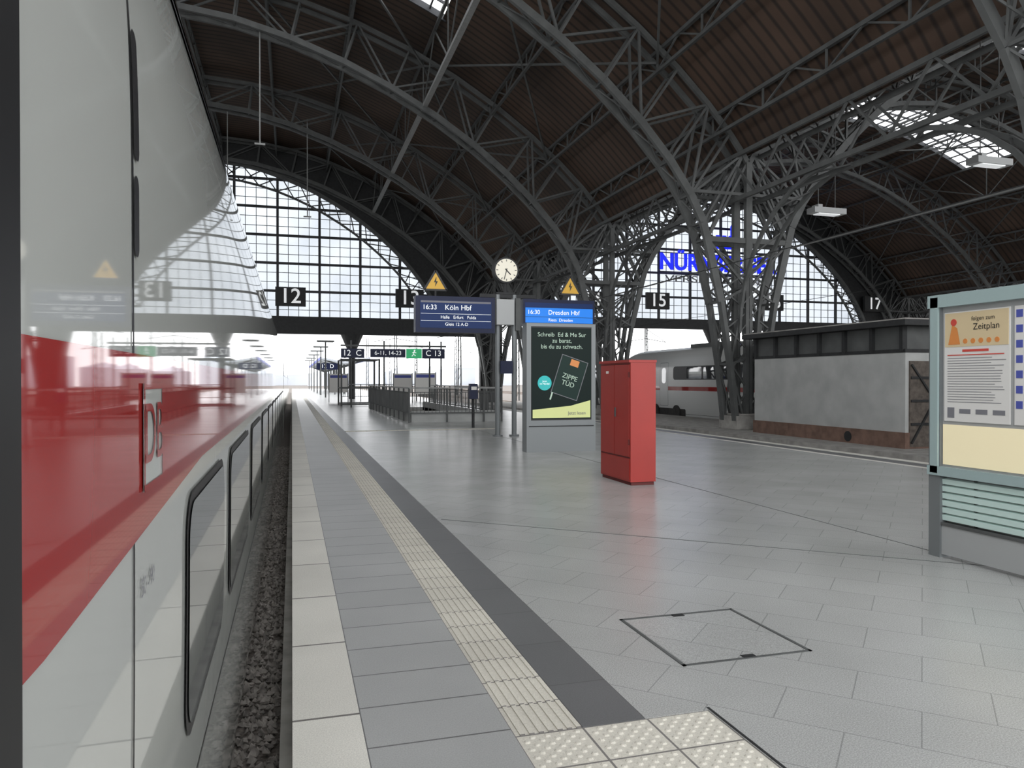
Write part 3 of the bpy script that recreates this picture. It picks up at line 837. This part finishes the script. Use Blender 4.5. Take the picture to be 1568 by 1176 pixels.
text('label_a', '12  C', (3.35, GY - .12, 3.15), .48, 'txtw', sg); text('label_b', '6-11, 14-23', (5.42, GY - .12, 3.17), .34, 'txtw', sg); text('label_c', 'C 13', (8.12, GY - .12, 3.17), .48, 'txtw', sg)

# ------------------------------------------------------------------ luminaires, wires, hangers
def lum(x, y, z):
    l = MB(); l.box(x - .75, x + .75, y - .25, y + .25, z - .12, z + .10, 'lamp'); l.box(x - .5, x + .5, y - .18, y + .18, z - .15, z - .12, 'txtw')
    l.box(x - .55, x - .35, y - .2, y + .2, z + .1, z + .22, 'lamp')
    top = Uz(x - 39.6) + .1
    l.cyl((x - .4, y, z + .1), (x - .4, y, top), .02, 'steel', 8); l.cyl((x + .4, y, z + .1), (x + .4, y, top), .02, 'steel', 8)
    l.obj('hanging_luminaire')
lum(22.8, 20, 9.0); lum(20.6, 25.4, 8.35)
w = MB()
for (x, z) in ((24, 8.2), (22.3, 5.2), (13.1, 5.2), (43.2, 5.2)):
    w.cyl((x, Y0, z), (x, 64.5, z), .045 if x == 24 else .012, 'steel_lt' if x == 24 else 'steel_dk', 6)
w.cyl((-1.75, 30, 5.2), (-1.75, 64.5, 5.2), .012, 'steel_dk', 6)
w.obj('overhead_wires')
hg = MB()
for (x, y, zb) in ((-1.5, 39.0, 13.2), (1.0, 52, 12.5), (-4.0, 52, 14.2)):
    hg.cyl((x, y, zb), (x, y, 19), .035, 'steel_lt', 8); hg.beam((x - .25, y, zb), (x + .25, y, zb), .08, .08, 'steel_lt')
hg.obj('ceiling_hanger_rods')

# ------------------------------------------------------------------ outside
for (x, ys_) in ((-4.2, (78, 105, 135, 170)), (11.9, (90, 125, 165, 205)), (17.5, (80, 110, 140)), (25.6, (85, 120, 160)), (40.8, (82, 118, 150))):
    for y in ys_:
        o = MB()
        for a_ in (-.18, .18):
            for b2 in (-.18, .18): o.beam((x + a_, y + b2, -.8), (x + a_ * .6, y + b2 * .6, 8.5), .07, .07, 'steel')
        for k_ in range(9):
            zz0 = -.4 + k_; o.beam((x - .17, y - .17, zz0), (x + .17, y - .17, zz0 + 1), .04, .04, 'steel')
        o.beam((x, y, 6.6), (x + 2.6, y, 6.2), .07, .07, 'steel'); o.beam((x, y, 7.8), (x + 2.6, y, 6.2), .05, .05, 'steel')
        o.beam((x, y, 6.6), (x - 2.6, y, 6.2), .07, .07, 'steel')
        o.obj('catenary_mast')
for y in (72, 84, 96, 110, 126, 142):
    lpm = MB()
    lpm.cyl((3.0, y, 0), (3.0, y, 5.2), .07, 'steel', 10); lpm.box(2.2, 3.8, y - .14, y + .14, 5.15, 5.30, 'steel'); lpm.box(2.3, 3.7, y - .1, y + .1, 5.12, 5.15, 'lamp')
    lpm.obj('platform_lamp')
cn = MB()
for y in range(92, 149, 8):
    cn.cyl((6.0, y, 0), (6.0, y, 3.5), .14, 'steel', 10)
    cn.beam((6, y, 3.2), (3.6, y, 4.1), .12, .2, 'steel'); cn.beam((6, y, 3.2), (8.4, y, 4.1), .12, .2, 'steel')
cn.hexa([(3.2, 90, 4.1), (6, 90, 3.6), (6, 149, 3.6), (3.2, 149, 4.1), (3.2, 90, 4.3), (6, 90, 3.8), (6, 149, 3.8), (3.2, 149, 4.3)], 'bldg')
cn.hexa([(6, 90, 3.6), (8.8, 90, 4.1), (8.8, 149, 4.1), (6, 149, 3.6), (6, 90, 3.8), (8.8, 90, 4.3), (8.8, 149, 4.3), (6, 149, 3.8)], 'bldg')
cn.box(3.15, 3.22, 90, 149, 4.0, 4.35, 'inkblue'); cn.box(8.78, 8.85, 90, 149, 4.0, 4.35, 'inkblue')
cn.obj('platform_canopy')
dsn = empty('platform_direction_sign'); o = MB(); o.box(2.6, 5.0, 85.9, 86.1, 2.8, 3.5, 'navy'); o.cyl((3.0, 86, 0), (3.0, 86, 2.8), .06, 'steel', 8); o.cyl((4.6, 86, 0), (4.6, 86, 2.8), .06, 'steel', 8); o.obj('panel', dsn)
text('label', '12  D', (3.8, 85.88, 3.15), .6, 'txtw', dsn)
fr = MB()
for y in range(66, 100, 2):
    fr.beam((9.6, y, 0), (9.6, y, 1.1), .06, .06, 'steel')
fr.beam((9.6, 66, 1.1), (9.6, 98, 1.1), .05, .05, 'steel'); fr.beam((9.6, 66, .6), (9.6, 98, .6), .04, .04, 'steel')
fr.obj('platform_end_railing')
for i in range(30):
    o = MB(); x = -120 + i * 16 + random.uniform(-4, 4); w_ = random.uniform(8, 18); hgt = random.uniform(4, 13); y = random.uniform(330, 390)
    o.box(x, x + w_, y, y + 12, -.8, hgt, 'bldg'); o.box(x + w_ * .2, x + w_ * .3, y, y + 3, hgt, hgt + 1.5, 'bldg')
    o.poly([(x, y - .1, hgt), (x + w_, y - .1, hgt), (x + w_ / 2, y + 4, hgt + 2.5)], 'bldg')
    o.obj('distant_building')

# ------------------------------------------------------------------ world
wd = bpy.data.worlds.new('overcast'); S.world = wd; wd.use_nodes = True
nt = wd.node_tree; bg = nt.nodes['Background']
tc = nt.nodes.new('ShaderNodeTexCoord'); sp = nt.nodes.new('ShaderNodeSeparateXYZ'); rp = nt.nodes.new('ShaderNodeValToRGB')
nt.links.new(tc.outputs['Generated'], sp.inputs[0]); nt.links.new(sp.outputs['Z'], rp.inputs[0])
rp.color_ramp.elements[0].color = (.95, .955, .965, 1); rp.color_ramp.elements[1].color = (.93, .955, .98, 1)
nt.links.new(rp.outputs[0], bg.inputs['Color']); bg.inputs['Strength'].default_value = 3.4
S.view_settings.view_transform = 'Standard'; S.view_settings.look = 'None'; S.view_settings.exposure = 0.0

# ------------------------------------------------------------------ camera
cam = bpy.data.cameras.new('camera'); co = bpy.data.objects.new('camera', cam); S.collection.objects.link(co)
cam.sensor_width = 36; cam.lens = 26.4; cam.clip_start = .05; cam.clip_end = 1000
co.location = (0, 0, 1.55); co.rotation_euler = (R(89.75), 0, R(-16.33))
S.camera = co
